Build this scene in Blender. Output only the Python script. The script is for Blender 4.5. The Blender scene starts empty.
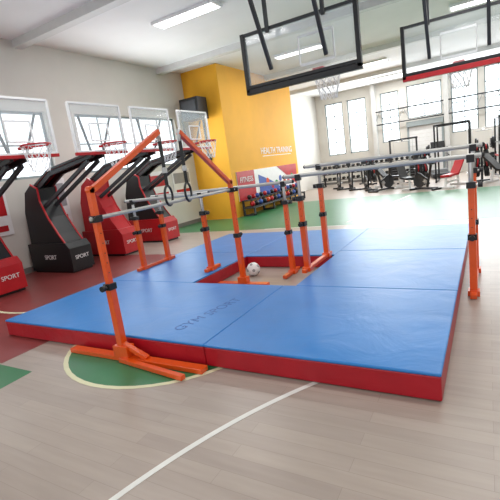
import bpy, bmesh, math, random
from mathutils import Vector, Matrix
random.seed(3)
sc=bpy.context.scene
sc.view_settings.view_transform='Standard'

# ---------------- materials ----------------
def mat(name,col,rough=0.5,metal=0.0,noise=0.0,nscale=8,bump=0.0,bscale=30,emit=0,coat=0,alpha=1,trans=0):
    m=bpy.data.materials.new(name); m.use_nodes=True
    nt=m.node_tree; b=nt.nodes['Principled BSDF']
    b.inputs['Base Color'].default_value=(*col,1)
    b.inputs['Roughness'].default_value=rough
    b.inputs['Metallic'].default_value=metal
    b.inputs['Coat Weight'].default_value=coat
    b.inputs['Alpha'].default_value=alpha
    b.inputs['Transmission Weight'].default_value=trans
    tc=nt.nodes.new('ShaderNodeTexCoord')
    if noise>0:
        n=nt.nodes.new('ShaderNodeTexNoise'); n.inputs['Scale'].default_value=nscale; n.inputs['Detail'].default_value=4
        r=nt.nodes.new('ShaderNodeValToRGB')
        r.color_ramp.elements[0].position=0.3; r.color_ramp.elements[1].position=0.7
        r.color_ramp.elements[0].color=(*[c*(1-noise) for c in col],1)
        r.color_ramp.elements[1].color=(*[min(1,c*(1+noise)) for c in col],1)
        nt.links.new(tc.outputs['Object'],n.inputs['Vector']); nt.links.new(n.outputs['Fac'],r.inputs['Fac'])
        nt.links.new(r.outputs['Color'],b.inputs['Base Color'])
    if bump>0:
        n=nt.nodes.new('ShaderNodeTexNoise'); n.inputs['Scale'].default_value=bscale; n.inputs['Detail'].default_value=4
        n.inputs['Distortion'].default_value=0.8
        bp=nt.nodes.new('ShaderNodeBump'); bp.inputs['Strength'].default_value=bump; bp.inputs['Distance'].default_value=0.03
        nt.links.new(tc.outputs['Object'],n.inputs['Vector']); nt.links.new(n.outputs['Fac'],bp.inputs['Height'])
        nt.links.new(bp.outputs['Normal'],b.inputs['Normal'])
    if emit>0:
        b.inputs['Emission Color'].default_value=(*col,1); b.inputs['Emission Strength'].default_value=emit
    return m

def srgb(r,g,b):
    f=lambda c:((c/255+0.055)/1.055)**2.4 if c>10 else c/255/12.92
    return (f(r),f(g),f(b))

M={}
M['orange']=mat('orange_paint',srgb(224,82,16),0.28,0,0.05,20,coat=0.5)
M['steel']=mat('steel',srgb(190,190,190),0.3,0.8,0.05)
M['rail']=mat('rail_fibreglass',srgb(180,180,176),0.35,0.2,0.05,30)
M['black']=mat('black_paint',srgb(18,18,21),0.45,0,0.15,12)
M['dark']=mat('dark_grey',srgb(46,48,52),0.5,0,0.15,12)
M['blue']=mat('blue_vinyl',srgb(30,118,190),0.38,0,0.05,2.2,0.3,2.2)
M['redv']=mat('red_vinyl',srgb(168,14,32),0.4,0,0.08,4,0.25,6)
M['red']=mat('red_paint',srgb(182,20,30),0.4,0,0.08,6)
M['maroon']=mat('maroon_floor',srgb(130,56,54),0.35,0,0.08,3)
M['green']=mat('green_floor',srgb(44,114,70),0.35,0,0.08,3)
M['yline']=mat('line_cream',srgb(214,212,176),0.5,0,0.05)
M['wline']=mat('line_white',srgb(222,222,216),0.5,0,0.04)
M['white']=mat('white_paint',srgb(232,232,232),0.5,0,0.03)
M['wall']=mat('wall_paint',srgb(212,209,202),0.8,0,0.03,1.5)
M['ceil']=mat('ceiling_paint',srgb(236,236,236),0.8,0,0.02,1.5)
M['yellow']=mat('yellow_wall',srgb(232,168,38),0.7,0,0.04,2)
M['beige']=mat('beam_paint',srgb(210,210,208),0.6,0,0.03)
M['sky']=mat('window_daylight',srgb(232,242,248),0.3,0,emit=2.0)
M['lamp']=mat('lamp_glow',(1,1,1),0.3,0,emit=4)
M['frame']=mat('window_frame',srgb(150,160,162),0.5,0,0.04)
M['net']=mat('net_white',srgb(240,240,240),0.8,0,0.03)
M['glass']=mat('board_glass',srgb(225,235,238),0.08,0,alpha=0.22)
M['bluep']=mat('blue_print',srgb(60,90,170),0.6,0,0.1)
M['mattext']=mat('mat_print',srgb(18,88,160),0.5,0,0.05)
M['grey']=mat('grey_plastic',srgb(150,152,155),0.5,0,0.06)
M['skirt']=mat('skirting',srgb(120,118,115),0.6,0,0.04)
M['green2']=mat('green_rubber',srgb(50,150,80),0.6,0,0.05)

def floor_mat():
    m=bpy.data.materials.new('wood_floor'); m.use_nodes=True
    nt=m.node_tree; b=nt.nodes['Principled BSDF']
    tc=nt.nodes.new('ShaderNodeTexCoord')
    br=nt.nodes.new('ShaderNodeTexBrick')
    br.inputs['Scale'].default_value=1.0; br.inputs['Brick Width'].default_value=1.3; br.inputs['Row Height'].default_value=0.11
    br.inputs['Mortar Size'].default_value=0.002; br.inputs['Mortar Smooth'].default_value=0.8
    br.inputs['Color1'].default_value=(*srgb(172,159,148),1); br.inputs['Color2'].default_value=(*srgb(163,150,140),1)
    br.inputs['Mortar'].default_value=(*srgb(148,136,126),1)
    n=nt.nodes.new('ShaderNodeTexNoise'); n.inputs['Scale'].default_value=2.0; n.inputs['Detail'].default_value=6
    mp=nt.nodes.new('ShaderNodeMapping'); mp.inputs['Scale'].default_value=(1,9,1)
    mx=nt.nodes.new('ShaderNodeMixRGB'); mx.blend_type='MULTIPLY'; mx.inputs[0].default_value=0.35
    r=nt.nodes.new('ShaderNodeValToRGB'); r.color_ramp.elements[0].color=(.68,.66,.64,1); r.color_ramp.elements[0].position=.3; r.color_ramp.elements[1].position=.7
    nt.links.new(tc.outputs['Object'],br.inputs['Vector']); nt.links.new(tc.outputs['Object'],mp.inputs['Vector'])
    nt.links.new(mp.outputs['Vector'],n.inputs['Vector']); nt.links.new(n.outputs['Fac'],r.inputs['Fac'])
    nt.links.new(br.outputs['Color'],mx.inputs[1]); nt.links.new(r.outputs['Color'],mx.inputs[2])
    nt.links.new(mx.outputs['Color'],b.inputs['Base Color'])
    b.inputs['Roughness'].default_value=0.33
    return m
M['floor']=floor_mat()

# ---------------- builder ----------------
class B:
    def __init__(s): s.bm=bmesh.new(); s.ms=[]
    def mi(s,k):
        if k not in s.ms: s.ms.append(k)
        return s.ms.index(k)
    def _fin(s,verts,k,smooth=False):
        i=s.mi(k); fs=set()
        for v in verts:
            for f in v.link_faces: fs.add(f)
        for f in fs: f.material_index=i; f.smooth=smooth
        return fs
    def box(s,a,b,k):
        c=[(a[i]+b[i])/2 for i in range(3)]; d=[abs(b[i]-a[i]) for i in range(3)]
        r=bmesh.ops.create_cube(s.bm,size=1,matrix=Matrix.Translation(c)@Matrix.Diagonal((*d,1)))
        return s._fin(r['verts'],k)
    def beam(s,p,q,w,h,k):
        p=Vector(p);q=Vector(q);d=q-p
        ax=d.to_track_quat('Z','Y').to_matrix().to_4x4()
        r=bmesh.ops.create_cube(s.bm,size=1,matrix=Matrix.Translation((p+q)/2)@ax@Matrix.Diagonal((w,h,d.length,1)))
        return s._fin(r['verts'],k)
    def cyl(s,p,q,r,k,n=14,r2=None):
        p=Vector(p);q=Vector(q);d=q-p
        ax=d.to_track_quat('Z','Y').to_matrix().to_4x4()
        o=bmesh.ops.create_cone(s.bm,cap_ends=True,segments=n,radius1=r,radius2=r if r2 is None else r2,depth=d.length,matrix=Matrix.Translation((p+q)/2)@ax)
        fs=s._fin(o['verts'],k,True)
        for f in fs:
            if len(f.verts)>4: f.smooth=False
    def sph(s,c,r,k,n=16,sc=(1,1,1)):
        o=bmesh.ops.create_uvsphere(s.bm,u_segments=n,v_segments=n//2+2,radius=r,matrix=Matrix.Translation(c)@Matrix.Diagonal((*sc,1)))
        s._fin(o['verts'],k,True)
    def prism(s,pts,axis,a,b,k,kside=None):
        def mk(p,t):
            return {'y':(p[0],t,p[1]),'x':(t,p[0],p[1]),'z':(p[0],p[1],t)}[axis]
        va=[s.bm.verts.new(mk(p,a)) for p in pts]; vb=[s.bm.verts.new(mk(p,b)) for p in pts]
        i=s.mi(k); j=s.mi(kside or k)
        f=s.bm.faces.new(va); f.material_index=i
        f=s.bm.faces.new(vb[::-1]); f.material_index=i
        n=len(pts)
        for q in range(n):
            f=s.bm.faces.new((va[q],vb[q],vb[(q+1)%n],va[(q+1)%n])); f.material_index=j
    def torus(s,c,R,r,k,nrm=(0,0,1),n=28,m=8):
        ax=Vector(nrm).to_track_quat('Z','Y').to_matrix(); c=Vector(c); g=[]
        for a in range(n):
            A=2*math.pi*a/n; row=[]
            for b in range(m):
                Bb=2*math.pi*b/m
                v=Vector(((R+r*math.cos(Bb))*math.cos(A),(R+r*math.cos(Bb))*math.sin(A),r*math.sin(Bb)))
                row.append(s.bm.verts.new(c+ax@v))
            g.append(row)
        i=s.mi(k)
        for a in range(n):
            for b in range(m):
                f=s.bm.faces.new((g[a][b],g[(a+1)%n][b],g[(a+1)%n][(b+1)%m],g[a][(b+1)%m])); f.material_index=i; f.smooth=True
    def obj(s,name,bevel=0,loc=(0,0,0),rot=0):
        bmesh.ops.recalc_face_normals(s.bm,faces=s.bm.faces)
        me=bpy.data.meshes.new(name); s.bm.to_mesh(me); s.bm.free()
        for k in s.ms: me.materials.append(M[k])
        o=bpy.data.objects.new(name,me); sc.collection.objects.link(o)
        o.location=loc; o.rotation_euler=(0,0,rot)
        if bevel:
            md=o.modifiers.new('bevel','BEVEL'); md.width=bevel; md.segments=2; md.limit_method='ANGLE'
        return o

def text(body,size,loc,rot,k,parent=None,name='lettering',ext=0.002):
    c=bpy.data.curves.new(name,'FONT'); c.body=body; c.size=size; c.extrude=ext; c.align_x='CENTER'; c.align_y='CENTER'
    o=bpy.data.objects.new(name,c); sc.collection.objects.link(o); o.location=loc; o.rotation_euler=rot
    c.materials.append(M[k])
    if parent: o.parent=parent
    return o

XL,XR,YB,YF,ZC=-8.7,9.0,-6.0,23.0,4.9
# ---------------- room shell ----------------
b=B(); b.box((XL-.2,YB,-.1),(XR+.2,YF+.2,0),'floor'); b.obj('floor')
b=B(); b.box((XL-.2,YB,ZC),(XR+.2,YF+.2,ZC+.15),'ceil'); b.obj('ceiling')
for i,y in enumerate([1.5,6.0,10.5,15,19.5]):
    b=B(); b.box((XL,y-.1,ZC-.16),(XR,y+.1,ZC),'beige'); b.obj('trim_%d'%(i+1))

def wall_with_windows(axis,pos,thick,lo,hi,wins,name):
    b=B()
    def bx(a0,a1,z0,z1):
        if a1-a0<1e-4 or z1-z0<1e-4: return
        if axis=='x': b.box((pos,a0,z0),(pos+thick,a1,z1),'wall')
        else: b.box((a0,pos,z0),(a1,pos+thick,z1),'wall')
    cur=lo
    for (a0,a1,z0,z1) in sorted(wins):
        bx(cur,a0,0,ZC); bx(a0,a1,0,z0); bx(a0,a1,z1,ZC); cur=a1
    bx(cur,hi,0,ZC)
    b.obj(name)
wn=[0]
def window(axis,pos,thick,a0,a1,z0,z1,nx,nz):
    b=B(); wn[0]+=1; m=pos+thick*0.6; f=.03; t=.03
    def bx(A0,A1,Z0,Z1,k,tt):
        if axis=='x': b.box((m-tt,A0,Z0),(m+tt,A1,Z1),k)
        else: b.box((A0,m-tt,Z0),(A1,m+tt,Z1),k)
    bx(a0,a1,z0,z1,'sky',.005)
    bx(a0,a1,z0,z0+2*f,'frame',t); bx(a0,a1,z1-2*f,z1,'frame',t); bx(a0,a0+2*f,z0,z1,'frame',t); bx(a1-2*f,a1,z0,z1,'frame',t)
    for i in range(1,nx):
        a=a0+(a1-a0)*i/nx; bx(a-f*.6,a+f*.6,z0,z1,'frame',t)
    for i in range(1,nz):
        z=z0+(z1-z0)*i/nz; bx(a0,a1,z-f*.6,z+f*.6,'frame',t)
    b.obj('window_%d'%wn[0])
LW=[(3.4,6.3,2.0,3.45),(7.1,10.9,2.0,3.45),(-3,1.5,2.0,3.45)]
wall_with_windows('x',XL,-.2,YB,YF,LW,'wall_left')
window('x',XL,-.2,3.4,6.3,2.0,3.45,3,2); window('x',XL,-.2,7.1,10.9,2.0,3.45,5,2); window('x',XL,-.2,-3,1.5,2.0,3.45,5,2)
FW=[(-7.8,-6.8,1.6,4.4),(-6.55,-5.55,1.6,4.4),(-4.8,-3.9,1.9,4.4),(-3.5,-1.9,2.9,4.5),(-1.5,-.35,1.9,4.7),(-.1,1.05,1.9,4.7),(1.9,4.6,1.9,4.6),(5.5,7.9,1.9,4.6)]
wall_with_windows('y',YF,.2,XL,XR,FW,'wall_far')
for w in FW: window('y',YF,.2,*w,2 if w[1]-w[0]<2 else 4,4 if w[2]<2.5 else 2)
# roller door
b=B()
for i in range(13): b.box((-3.45,YF-.055,.01+i*.19),(-1.95,YF-.02,.19+i*.19),'white')
b.box((-3.55,YF-.08,.005),(-3.45,YF-.005,2.6),'frame'); b.box((-1.95,YF-.08,.005),(-1.85,YF-.005,2.6),'frame'); b.box((-3.55,YF-.2,2.5),(-1.85,YF-.005,2.75),'frame'); b.obj('door_1')
b=B(); b.box((XR,YB,0),(XR+.2,YF,ZC),'wall'); b.obj('wall_right')
b=B(); b.box((XL,11.6,0),(-7.3,17.2,ZC),'yellow'); b.box((XL,17.2,0),(-8.3,22.99,ZC),'wall'); b.obj('wall_yellow')
b=B(); b.box((XL,YB,0),(XL+.03,11.6,.12),'skirt'); b.obj('baseboard_left')
b=B(); b.box((-8.3,YF-.03,0),(-3.6,YF,.12),'skirt'); b.obj('baseboard_far')
b=B()
for x in (-5.1,-1.7,1.5,5.0): b.box((x-.1,YF-.3,0),(x+.1,YF-.01,ZC-.01),'beige')
for z in (2.8,3.45): b.box((-5.1,YF-.27,z),(8.9,YF-.21,z+.06),'dark')
for i in range(24):
    x=-5.1+i*.58; b.beam((x,YF-.24,2.83),(x+.29,YF-.24,3.48),.025,.025,'grey'); b.beam((x+.29,YF-.24,3.48),(x+.58,YF-.24,2.83),.025,.025,'grey')
b.obj('steel_column_frame')

# ---------------- floor paint ----------------
def flat(name,pts,k,z):
    b=B(); b.prism(pts,'z',z-.0006,z,k); return b.obj(name)
def arc(cx,cy,R,a0,a1,w,n=48):
    o=[];i=[]
    for t in range(n+1):
        a=math.radians(a0+(a1-a0)*t/n)
        o.append((cx+(R+w/2)*math.cos(a),cy+(R+w/2)*math.sin(a))); i.append((cx+(R-w/2)*math.cos(a),cy+(R-w/2)*math.sin(a)))
    return o+i[::-1]
flat('court_paint_green',[(-7.28,9.2),(8.95,9.2),(8.95,15.0),(-7.28,15.0)],'green',.001)
flat('court_paint_green',[(-8.65,9.2),(-7.28,9.2),(-7.28,11.55),(-8.65,11.55)],'green',.001)
flat('court_paint_green_border',[(-8.65,-1),(-3.7,1.1),(-3.75,1.98),(-8.65,1.98)],'green',.001)
flat('court_paint_maroon',[(-8.65,2.0),(-4.3,2.0),(-4.3,6.6),(-8.65,6.6)],'maroon',.001)
flat('court_circle_green',[(-2.9+1.05*math.cos(t*math.pi/32),3.05+1.05*math.sin(t*math.pi/32)) for t in range(64)],'green',.0012)
flat('court_line_circle',arc(-2.9,3.05,1.07,0,359.9,.045),'yline',.0022)
flat('court_line_arc',arc(2.3,0.2,4.14,144,190,.04),'wline',.002)
flat('court_line_key',arc(-6.2,4.5,1.4,-110,75,.05),'yline',.002)
flat('court_line_back',[(-5,9.15),(8.9,9.15),(8.9,9.21),(-5,9.21)],'wline',.002)
flat('court_line_diagonal',[(-3.0,9.6),(-2.92,9.6),(-2.2,14.4),(-2.28,14.4)],'wline',.002)

# ---------------- mats ----------------
def gym_mat(x0,y0,x1,y1,h=.2,txt=None):
    b=B(); g=.003
    b.box((x0+g,y0+g,0.0075),(x1-g,y1-g,h-.022),'redv')
    b.box((x0+g-.002,y0+g-.002,h-.024),(x1-g+.002,y1-g+.002,h),'blue')
    o=b.obj('gymnastics_mat',bevel=.01)
    if txt:
        text(txt,.17,((x0+x1)/2+1.1,(y0+y1)/2-.15,h+.001),(0,0,math.radians(80)),'mattext',o,'print',0.0005)
    return o
MX0,MXS,MX1=-5.08,-2.1,-.27
gym_mat(MX0,2.52,MXS,4.15,txt='GYM SPORT')
gym_mat(MXS,2.52,MX1,4.15)
gym_mat(-1.95,4.15,MX1,5.85)
gym_mat(-1.95,5.85,MX1,7.65)
gym_mat(-3.45,5.6,-1.95,7.65)
gym_mat(MX0,4.15,-3.45,5.85)
gym_mat(MX0,5.85,-3.45,7.65)

# ---------------- rings frame ----------------
def knob(b,x,y,z,dx,dy):
    b.cyl((x,y,z),(x+dx*.07,y+dy*.07,z),.012,'steel',8)
    b.cyl((x+dx*.06,y+dy*.06,z),(x+dx*.1,y+dy*.1,z),.028,'black',10)
def collar(b,x,y,z,s=.042): b.box((x-s,y-s,z-.03),(x+s,y+s,z+.03),'black')
b=B()
X=-2.98; Y1,Y2=2.43,4.68; w=.052
for (y,sgn,zb) in ((Y1,1,1.6),(Y2,-1,1.45)):
    b.beam((X,y,.04),(X,y,zb),w,w,'orange')
    top=(X,3.43 if sgn>0 else 3.77,2.09)
    b.beam((X,y,zb-.02),top,w,w,'orange')
    b.cyl((X-.026,y,zb-.005),(X+.026,y,zb-.005),.034,'orange',14)
    b.cyl((top[0],top[1],top[2]+.03),(top[0],top[1],top[2]-.1),.02,'steel',8)
    b.box((X-.022,top[1]-.006,1.52),(X+.022,top[1]+.006,2.03),'black')
    b.box((X-.028,top[1]-.014,1.66),(X+.028,top[1]+.014,1.72),'steel')
    b.torus((X,top[1],1.42),.105,.014,'black',(1,.35,0))
    collar(b,X,y,1.34); collar(b,X,y,.72); knob(b,X,y,.72,0,-sgn); knob(b,X,y,1.34,.8,-sgn*.5)
    b.beam((X,y,.1),(X,y,.72),w+.014,w+.014,'orange')
    for k in range(5): b.cyl((X-.029,y,.85+k*.09),(X+.029,y,.85+k*.09),.007,'black',6)
b.cyl((X,Y1-.06,1.345),(X,Y2+.06,1.345),.018,'rail',14)
b.box((-3.72,Y1-.045,0.003),(-2.05,Y1+.045,.045),'orange')
b.box((X-.08,Y1-.05,.045),(X+.1,Y1+.05,.15),'orange'); b.beam((X+.02,Y1,.16),(X+.3,Y1,.05),.05,.04,'orange')
b.box((-3.4,Y2-.045,0.003),(-2.6,Y2+.045,.045),'orange'); b.box((X-.07,Y2-.05,.045),(X+.07,Y2+.05,.13),'orange')
b.beam((X,Y1-.05,.025),(-2.15,Y1-.16,.025),.05,.04,'orange')
b.obj('gymnastics_rings_frame',bevel=.005)

# ---------------- parallel bars ----------------
def pbars(posts,rails,name,beams=()):
    b=B()
    for (x,y,z0,zt,sx) in posts:
        b.beam((x,y,z0+.03),(x,y,zt-.28),.058,.058,'orange')
        b.cyl((x,y,zt-.3),(x,y,zt),.022,'steel',12)
        collar(b,x,y,zt-.28); knob(b,x,y,zt-.28,sx,0)
        collar(b,x,y,z0+.62); knob(b,x,y,z0+.62,0,-1)
        b.beam((x,y,z0+.03),(x,y,z0+.62),.07,.07,'orange')
        b.box((x-.035,y-.028,zt-.06),(x+.035,y+.028,zt+.015),'black')
        b.box((x-.055,y-.055,z0+.003),(x+.055,y+.055,z0+.06),'orange')
        for k in range(3): b.cyl((x,y-.031,z0+.72+k*.09),(x,y+.031,z0+.72+k*.09),.007,'black',6)
    for (p,q) in rails: b.cyl(p,q,.024,'rail',16); b.sph(p,.025,'black',10); b.sph(q,.025,'black',10)
    for (p,q) in beams: b.beam(p,q,.06,.045,'orange')
    return b.obj(name,bevel=.004)
xr=-.15; xl=-2.03
pbars([(xl,4.75,.2,1.42,-1),(xr,4.6,0,1.42,1),(xl,5.5,.2,1.5,-1),(xr,5.45,0,1.5,1)],
      [((xl-.2,4.78,1.42),(xr+.1,4.6,1.42)),((xl-.2,5.5,1.5),(xr+.1,5.45,1.5))],'parallel_bars',
      [((xr,4.45,.03),(xr,6.0,.03)),((xl,4.62,.226),(xl,5.65,.226))])
pbars([(-4.9,4.75,.2,1.33,-1),(-3.55,4.75,.2,1.33,1),(-4.9,5.35,.2,1.33,-1),(-2.5,5.3,0,1.33,1)],
      [((-5.05,4.75,1.33),(-3.4,4.75,1.33)),((-5.05,5.35,1.33),(-2.35,5.3,1.33))],'parallel_bars',
      [((-4.9,4.6,.226),(-4.9,5.5,.226)),((-3.55,4.6,.226),(-3.55,4.95,.226)),((-2.5,5.0,.03),(-2.5,5.5,.03))])

# ---------------- ball ----------------
b=B(); c=Vector((-3.08,5.15,.108)); b.sph(c,.1,'white',24)
phi=(1+5**.5)/2
for v in [(0,1,phi),(0,-1,phi),(0,1,-phi),(0,-1,-phi),(1,phi,0),(-1,phi,0),(1,-phi,0),(-1,-phi,0),(phi,0,1),(phi,0,-1),(-phi,0,1),(-phi,0,-1)]:
    n=Vector(v).normalized(); b.cyl(c+n*.09,c+n*.1005,.026,'grey',5)
b.obj('soccer_ball',loc=(0,0,-.005))

# ---------------- hoops ----------------
def rim_net(b,c,R=.2,k='red',h=.38,t_=.006):
    c=Vector(c); b.torus(c,R,.014,k)
    n=12; rows=5
    def P(i,j):
        t=j/rows; r=R*(1-.42*t); a=2*math.pi*(i+(.5 if j%2 else 0))/n
        return c+Vector((r*math.cos(a),r*math.sin(a),-h*t-.01))
    for j in range(rows):
        for i in range(n):
            b.cyl(P(i,j),P(i,j+1),t_,'net',4)
            b.cyl(P(i,j),P(i-1 if j%2==0 else i+1,j+1),t_,'net',4)
def hoop_stand(y,side='black',front='black',base='red'):
    b=B(); hw=.24
    prof=[(-8.5,0.6),(-7.35,.6),(-7.5,.8),(-7.72,1.15),(-7.86,1.5),(-7.85,1.75),(-8.05,1.85),(-8.3,1.7),(-8.45,1.3)]
    b.prism(prof,'y',y-hw+.03,y+hw-.03,side,front)
    pipe='red'
    for s in (-hw+.03,hw-.03):
        for i in range(1,6):
            b.beam((prof[i][0],y+s,prof[i][1]),(prof[i+1][0],y+s,prof[i+1][1]),.03,.03,pipe)
    b.prism([(-8.55,.05),(-7.2,.05),(-7.2,.5),(-7.3,.62),(-8.55,.62)],'y',y-hw-.02,y+hw+.02,base)
    b.box((-8.5,y-hw,0.003),(-7.25,y+hw,.06),'black')
    for s in (-.12,.12):
        b.beam((-8.1,y+s,1.7),(-7.45,y+s,2.02),.07,.14,'black')
        b.beam((-7.5,y+s,2.0),(-6.15,y+s,2.2),.06,.1,'black')
        b.beam((-7.9,y+s,1.35),(-6.3,y+s,2.1),.05,.07,'dark')
    b.prism([(-8.0,1.84),(-7.45,2.1),(-6.3,2.24),(-6.3,2.2),(-7.45,2.05),(-8.0,1.78)],'y',y-.17,y+.17,'black','red')
    b.beam((-6.15,y-.12,2.2),(-6.05,y-.35,2.85),.035,.035,'dark'); b.beam((-6.15,y+.12,2.2),(-6.05,y+.35,2.85),.035,.035,'dark')
    bx=-6.0; W=.56; z0,z1=2.24,3.05
    b.box((bx-.006,y-W,z0),(bx+.006,y+W,z1),'glass')
    for (a,c_) in (((y-W,z0),(y+W,z0)),((y-W,z1),(y+W,z1)),((y-W,z0),(y-W,z1)),((y+W,z0),(y+W,z1))):
        b.beam((bx,a[0],a[1]),(bx,c_[0],c_[1]),.04,.035,'white')
    b.box((bx-.03,y-W-.02,z0-.06),(bx+.03,y+W+.02,z0-.01),'red')
    for (a,c_) in (((y-.2,2.42),(y+.2,2.42)),((y-.2,2.72),(y+.2,2.72)),((y-.2,2.42),(y-.2,2.72)),((y+.2,2.42),(y+.2,2.72))):
        b.beam((bx+.01,a[0],a[1]),(bx+.01,c_[0],c_[1]),.02,.025,'white')
    b.box((bx,y-.08,2.3),(bx+.14,y+.08,2.34),'red')
    rim_net(b,(bx+.33,y,2.33))
    o=b.obj('basketball_hoop_stand',bevel=.008)
    text('SPORT',.13,(-7.85,y-hw-.024,.33),(math.pi/2,0,0),'white',o)
    text('SPORT',.11,(-7.196,y,.3),(math.pi/2,0,math.pi/2),'white',o)
    return o
hoop_stand(3.85,'red','black','red'); hoop_stand(5.35,'black','black','black'); hoop_stand(6.75,'red','red','red'); hoop_stand(8.2,'black','black','red')

def overhead(xc,y,z0,W,pad,ringx,face):
    b=B(); H=1.0
    b.box((xc-W,y-.01,z0),(xc+W,y+.01,z0+H),'glass')
    b.box((xc-W-.03,y-.05,z0-.03),(xc+W+.03,y+.05,z0+.06),pad)
    b.box((xc-W-.03,y-.05,z0),(xc-W+.04,y+.05,z0+H),'black'); b.box((xc+W-.04,y-.05,z0),(xc+W+.03,y+.05,z0+H),'black')
    b.box((xc-W,y-.03,z0+H-.05),(xc+W,y+.03,z0+H),'dark')
    b.box((xc-W,y-.055,z0+.065),(xc+W,y+.055,z0+.12),'black')
    for (p,q) in (((ringx-.3,z0+.25),(ringx+.3,z0+.25)),((ringx-.3,z0+.7),(ringx+.3,z0+.7)),((ringx-.3,z0+.25),(ringx-.3,z0+.7)),((ringx+.3,z0+.25),(ringx+.3,z0+.7))):
        b.beam((p[0],y+.015*face,p[1]),(q[0],y+.015*face,q[1]),.02,.05,'white')
    b.box((ringx-.1,y,z0+.1),(ringx+.1,y+.2*face,z0+.16),'red')
    rim_net(b,(ringx,y+.45*face,z0+.12),.24,'red',.42,.009)
    for s in (-.5,.5):
        b.beam((xc+s,y-.05*face,z0+.3),(xc+s,y-.9*face,ZC-.02),.06,.06,'dark'); b.beam((xc+s,y-.05*face,z0+.9),(xc+s,y-.05*face,ZC-.02),.06,.06,'dark')
    return b.obj('overhead_basketball_hoop',bevel=.006)
overhead(-2.74,7.0,2.91,1.02,'black',-2.42,1)
overhead(-.45,9.3,2.88,.98,'red',-.45,1)

# ---------------- wall items ----------------
b=B(); b.box((-8.4,10.9,3.3),(-7.7,11.4,3.95),'black'); b.box((-8.32,10.88,3.38),(-7.78,10.91,3.87),'dark')
b.box((-8.15,11.4,3.45),(-7.95,11.598,3.8),'dark'); b.beam((-8.05,11.56,3.45),(-8.05,11.56,2.1),.05,.05,'dark'); b.box((-8.15,11.5,2.0),(-7.95,11.598,2.2),'dark'); b.obj('loudspeaker')
b=B(); b.box((-7.298,11.9,.5),(-7.27,16.9,1.5),'white'); b.box((-7.275,11.9,.5),(-7.262,13.1,1.5),'red'); b.prism([(13.4,.5),(15.6,.5),(14.4,1.0),(13.4,1.3)],'x',-7.275,-7.258,'bluep')
b.prism([(15.0,1.5),(16.9,1.5),(16.9,.6)],'x',-7.275,-7.258,'red')
for i in range(8): b.cyl((-7.27,13.7+i*.38,.9+.12*math.sin(i*2)),(-7.255,13.7+i*.38,.9+.12*math.sin(i*2)),.12,['bluep','orange','red','green2'][i%4],12)
o=b.obj('wall_banner'); text('FITNESS',.26,(-7.25,12.5,1.2),(math.pi/2,0,math.pi/2),'white',o)
b=B(); b.box((-7.298,14.0,1.93),(-7.292,16.6,1.95),'white'); o=b.obj('wall_sign_lettering'); text('HEALTH TRAINING',.33,(-7.285,15.3,2.12),(math.pi/2,0,math.pi/2),'white',o)
for (y0,y1,z0,z1,k) in ((2.7,3.6,.9,1.9,'red'),(4.3,4.95,.9,1.9,'red'),(6.0,6.4,.9,1.95,'white'),(9.2,10.1,1.0,1.85,'red'),(10.3,11.2,1.0,1.85,'white')):
    b=B(); b.box((XL+.002,y0,z0),(XL+.03,y1,z1),'white'); b.box((XL+.025,y0+.06,z0+.4),(XL+.036,y1-.06,z1-.12),'red' if k=='red' else 'grey')
    b.box((XL+.025,y0+.1,z0+.08),(XL+.036,y1-.1,z0+.2),'red'); b.obj('wall_poster')

b=B()
b.box((-7.2,11.9,.25),(-6.75,16.4,.3),'dark'); b.box((-7.2,11.9,.5),(-6.95,16.4,.53),'dark')
for y in (11.95,13.4,14.9,16.35): b.box((-7.22,y-.03,0.003),(-7.16,y+.03,.53),'dark'); b.box((-7.2,y-.03,0.003),(-6.75,y+.03,.05),'dark'); b.box((-6.8,y-.03,0.003),(-6.75,y+.03,.28),'dark')
for i in range(15):
    k=['red','black','bluep','black','orange'][i%5]; y=12.1+i*.29
    b.sph((-6.92,y,.39),.09,k,12); b.torus((-6.92,y,.49),.045,.014,'black',(1,0,0),12,6)
    b.sph((-7.07,y+.1,.61),.08,['black','red','bluep'][i%3],12)
b.obj('kettlebell_rack')

# ---------------- fitness equipment ----------------
ZE=.002
def power_rack(x,y,rot=0,h=2.2):
    b=B(); w=.06
    for sx in (-.6,.6):
        for sy in (-.6,.6): b.beam((sx,sy,0),(sx,sy,h),w,w,'black')
        b.beam((sx,-.64,.04),(sx,.64,.04),w,w,'black'); b.beam((sx,-.6,h),(sx,.6,h),w,w,'black'); b.beam((sx,-.6,.8),(sx,.6,.8),.05,.05,'red')
    for sy in (-.6,.6): b.beam((-.6,sy,h),(.6,sy,h),w,w,'black')
    b.cyl((-1.05,-.68,1.3),(1.05,-.68,1.3),.016,'steel',10)
    for s in (-1,1):
        b.cyl((s*.78,-.68,1.3),(s*.84,-.68,1.3),.22,'black',22); b.cyl((s*.85,-.68,1.3),(s*.9,-.68,1.3),.17,'dark',22)
        b.box((s*.6-.05,-.74,1.2),(s*.6+.05,-.6,1.29),'steel')
    return b.obj('power_rack',loc=(x,y,ZE),rot=rot)
def treadmill(x,y,rot=0):
    b=B(); b.box((-.4,-.9,.05),(.4,.9,.2),'dark'); b.box((-.27,-.88,.2),(.27,.7,.215),'black'); b.box((-.36,.55,.2),(.36,.9,.32),'grey')
    for s in (-.38,.38): b.beam((s,.7,.2),(s,.6,1.25),.07,.1,'grey'); b.beam((s,.6,1.0),(s,0,.95),.05,.05,'black')
    b.box((-.42,.5,1.2),(.42,.68,1.32),'black'); b.prism([(.55,1.3),(.68,1.3),(.74,1.6),(.68,1.6)],'x',-.3,.3,'black')
    for s in (-.3,.3): b.box((s-.04,-.8,0),(s+.04,-.7,.06),'black'); b.box((s-.04,.7,0),(s+.04,.8,.06),'black')
    return b.obj('treadmill',loc=(x,y,ZE),rot=rot,bevel=.01)
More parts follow.
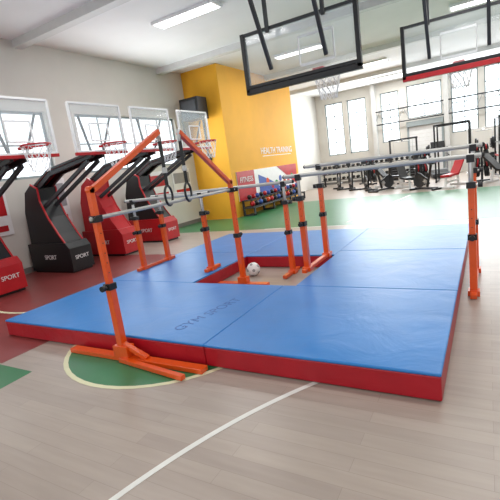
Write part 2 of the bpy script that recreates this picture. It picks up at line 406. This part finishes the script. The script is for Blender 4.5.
def bench(x,y,rot=0,k='black'):
    b=B(); b.box((-.15,-.6,.38),(.15,.25,.46),k); b.beam((0,.25,.43),(0,.85,.95),.3,.08,k)
    b.beam((0,-.55,.2),(0,.6,.2),.07,.07,'white'); b.box((-.3,-.6,0),(.3,-.52,.07),'white'); b.box((-.3,.55,0),(.3,.63,.07),'white')
    b.beam((0,-.55,.05),(0,-.5,.4),.07,.07,'white'); b.beam((0,.58,.05),(0,.45,.6),.07,.07,'white')
    return b.obj('weight_bench',loc=(x,y,ZE),rot=rot,bevel=.01)
def cable(x,y,rot=0,h=1.9,k='dark'):
    b=B()
    for s in (-.55,.55):
        b.beam((s,0,0),(s,0,h),.07,.07,k); b.box((s-.3 if s>0 else s+.05,-.12,.1),(s-.05 if s>0 else s+.3,.12,.85),'black')
        for i in range(6): b.box((s-.3 if s>0 else s+.05,-.13,.16+i*.11),(s-.05 if s>0 else s+.3,-.12,.17+i*.11),'grey')
        b.cyl((s*.7,0,.8),(s*.7,0,h),.012,'steel',6); b.box((s-.05,-.55,0),(s+.05,.55,.07),k)
    b.beam((-.6,0,h),(.6,0,h),.07,.07,k); b.cyl((-.3,-.3,h-.1),(.3,-.3,h-.1),.018,'steel',8); b.beam((0,0,h-.02),(0,-.32,h-.08),.05,.05,k)
    b.beam((0,-.32,0),(0,-.32,.42),.06,.06,k); b.box((-.2,-.5,.42),(.2,-.15,.5),'black'); b.box((-.3,-.35,0),(.3,-.28,.05),k)
    return b.obj('cable_machine',loc=(x,y,ZE),rot=rot,bevel=.008)
def dumbbells(x,y,rot=0):
    b=B()
    for s in (-1.0,1.0): b.beam((s,.25,0),(s,.1,1.0),.07,.07,'dark'); b.box((s-.04,-.3,0),(s+.04,.3,.06),'dark')
    for (z,yy) in ((.35,-.05),(.65,.03),(.95,.1)):
        b.box((-1.05,yy-.15,z-.03),(1.05,yy+.13,z),'dark')
        for i in range(8):
            xx=-.88+i*.25
            b.cyl((xx,yy-.14,z+.07),(xx,yy-.05,z+.07),.07,'black',8); b.cyl((xx,yy+.03,z+.07),(xx,yy+.12,z+.07),.07,'black',8); b.cyl((xx,yy-.05,z+.07),(xx,yy+.03,z+.07),.02,'steel',8)
    return b.obj('dumbbell_rack',loc=(x,y,ZE),rot=rot)
def bike(x,y,rot=0):
    b=B(); b.box((-.25,-.55,0),(.25,-.47,.06),'black'); b.box((-.25,.47,0),(.25,.55,.06),'black'); b.beam((0,-.5,.05),(0,.5,.05),.07,.07,'dark')
    b.cyl((-.03,.32,.33),(.03,.32,.33),.25,'dark',24); b.beam((0,-.05,.1),(0,-.25,.85),.06,.06,'black'); b.beam((0,.35,.3),(0,.45,1.05),.06,.06,'black')
    b.beam((0,-.1,.35),(0,.4,.6),.06,.06,'black'); b.sph((0,-.27,.9),.12,'black',12,(1,1.2,.4)); b.cyl((-.22,.42,1.08),(.22,.42,1.08),.018,'dark',8); b.box((-.1,.42,1.08),(.1,.46,1.25),'dark')
    b.cyl((-.12,.02,.3),(.12,.02,.3),.02,'steel',8); b.cyl((-.03,.02,.3),(.03,.02,.3),.09,'steel',14)
    return b.obj('exercise_bike',loc=(x,y,ZE),rot=rot)
def plate_tree(x,y,rot=0):
    b=B(); b.beam((0,0,0),(0,0,1.25),.07,.07,'dark'); b.box((-.3,-.04,0),(.3,.04,.06),'dark'); b.box((-.04,-.3,0),(.04,.3,.06),'dark')
    for i,(z,r_) in enumerate(((.35,.2),(.65,.17),(.95,.14),(1.18,.1))):
        for s in (-1,1):
            b.cyl((0,0,z),(s*.28,0,z+.03),.018,'steel',8)
            for q in range(3): b.cyl((s*(.07+q*.05),0,z+.01),(s*(.11+q*.05),0,z+.015),r_,['black','red','black'][q] if i%2 else 'black',18)
    return b.obj('weight_plate_tree',loc=(x,y,ZE),rot=rot)
power_rack(.9,18.6,.1); power_rack(-1.2,18.6); cable(-3.2,19.4); dumbbells(-6.6,21.2); dumbbells(-4.1,22.0)
bench(-2.7,16.5,.4); bench(-1.1,16.0,-.3,'red'); bench(.5,16.0,.8); bike(-4.4,17.6,.5); bike(-5.3,18.4,.5); bike(-6.1,19.2,.5); treadmill(-1.9,20.9,.2)
bike(-3.6,16.7,-.6); cable(1.2,21.3,0,2.1); treadmill(2.7,16.2,.3); treadmill(3.9,16.4,.3); dumbbells(3.2,20.4)
plate_tree(-2.3,17.7,.4); plate_tree(-.2,17.0,.1); plate_tree(-4.9,20.2,.6); cable(-.2,20.9,.15,1.9,'white'); plate_tree(2.0,15.9); bench(-3.6,18.2,1.0); bike(-1.9,15.7,.9)

# ---------------- lights ----------------
def area(n,loc,sx,sy,e,col=(1,1,1),rot=(0,0,0)):
    l=bpy.data.lights.new(n,'AREA'); l.shape='RECTANGLE'; l.size=sx; l.size_y=sy; l.energy=e; l.color=col
    o=bpy.data.objects.new(n,l); sc.collection.objects.link(o); o.location=loc; o.rotation_euler=rot
for i,(x,y) in enumerate([(-5,3.7),(0,3.7),(5,3.7),(-5.4,7.7),(0,7.7),(5,7.7),(-5,12.8),(0,12.8),(5,12.8),(-4,17.2),(2,17.2),(-4,21.2),(2,21.2),(-4,-1),(2,-1)]):
    b=B(); b.box((x-.8,y-.2,ZC-.06),(x+.8,y+.2,ZC-.001),'white'); b.box((x-.75,y-.16,ZC-.07),(x+.75,y+.16,ZC-.06),'lamp'); b.obj('ceiling_light')
    area('ceiling_lamp_light',(x,y,ZC-.09),1.5,.35,55 if y<14 else 85,(1,.99,.97))
area('left_window_daylight',(XL+.1,9,2.7),1.3,3.6,120,(.94,.98,1),(0,-math.pi/2,0))
area('far_window_daylight',(-2,YF-.4,3.2),10,2.6,650,(.94,.98,1),(-math.pi/2,0,0))
w=bpy.data.worlds.new('world'); sc.world=w; w.use_nodes=True
w.node_tree.nodes['Background'].inputs[0].default_value=(.96,.97,1,1); w.node_tree.nodes['Background'].inputs[1].default_value=1.25

# ---------------- camera ----------------
p=math.atan(82/410); th=math.radians(7.83)
r=Vector((.857,.515,0)).normalized(); fh=Vector((-.515,.857,0)).normalized()
fw=fh*math.cos(p)+Vector((0,0,-math.sin(p))); up0=fh*math.sin(p)+Vector((0,0,math.cos(p)))
R=r*math.cos(th)-up0*math.sin(th); U=r*math.sin(th)+up0*math.cos(th)
cd=bpy.data.cameras.new('camera'); cd.lens=410/500*36; cd.sensor_width=36; cd.clip_end=200
co=bpy.data.objects.new('camera',cd); sc.collection.objects.link(co)
m=Matrix.Identity(4)
for i in range(3): m[i][0]=R[i]; m[i][1]=U[i]; m[i][2]=-fw[i]
m[0][3],m[1][3],m[2][3]=0,0,1.6
co.matrix_world=m; sc.camera=co
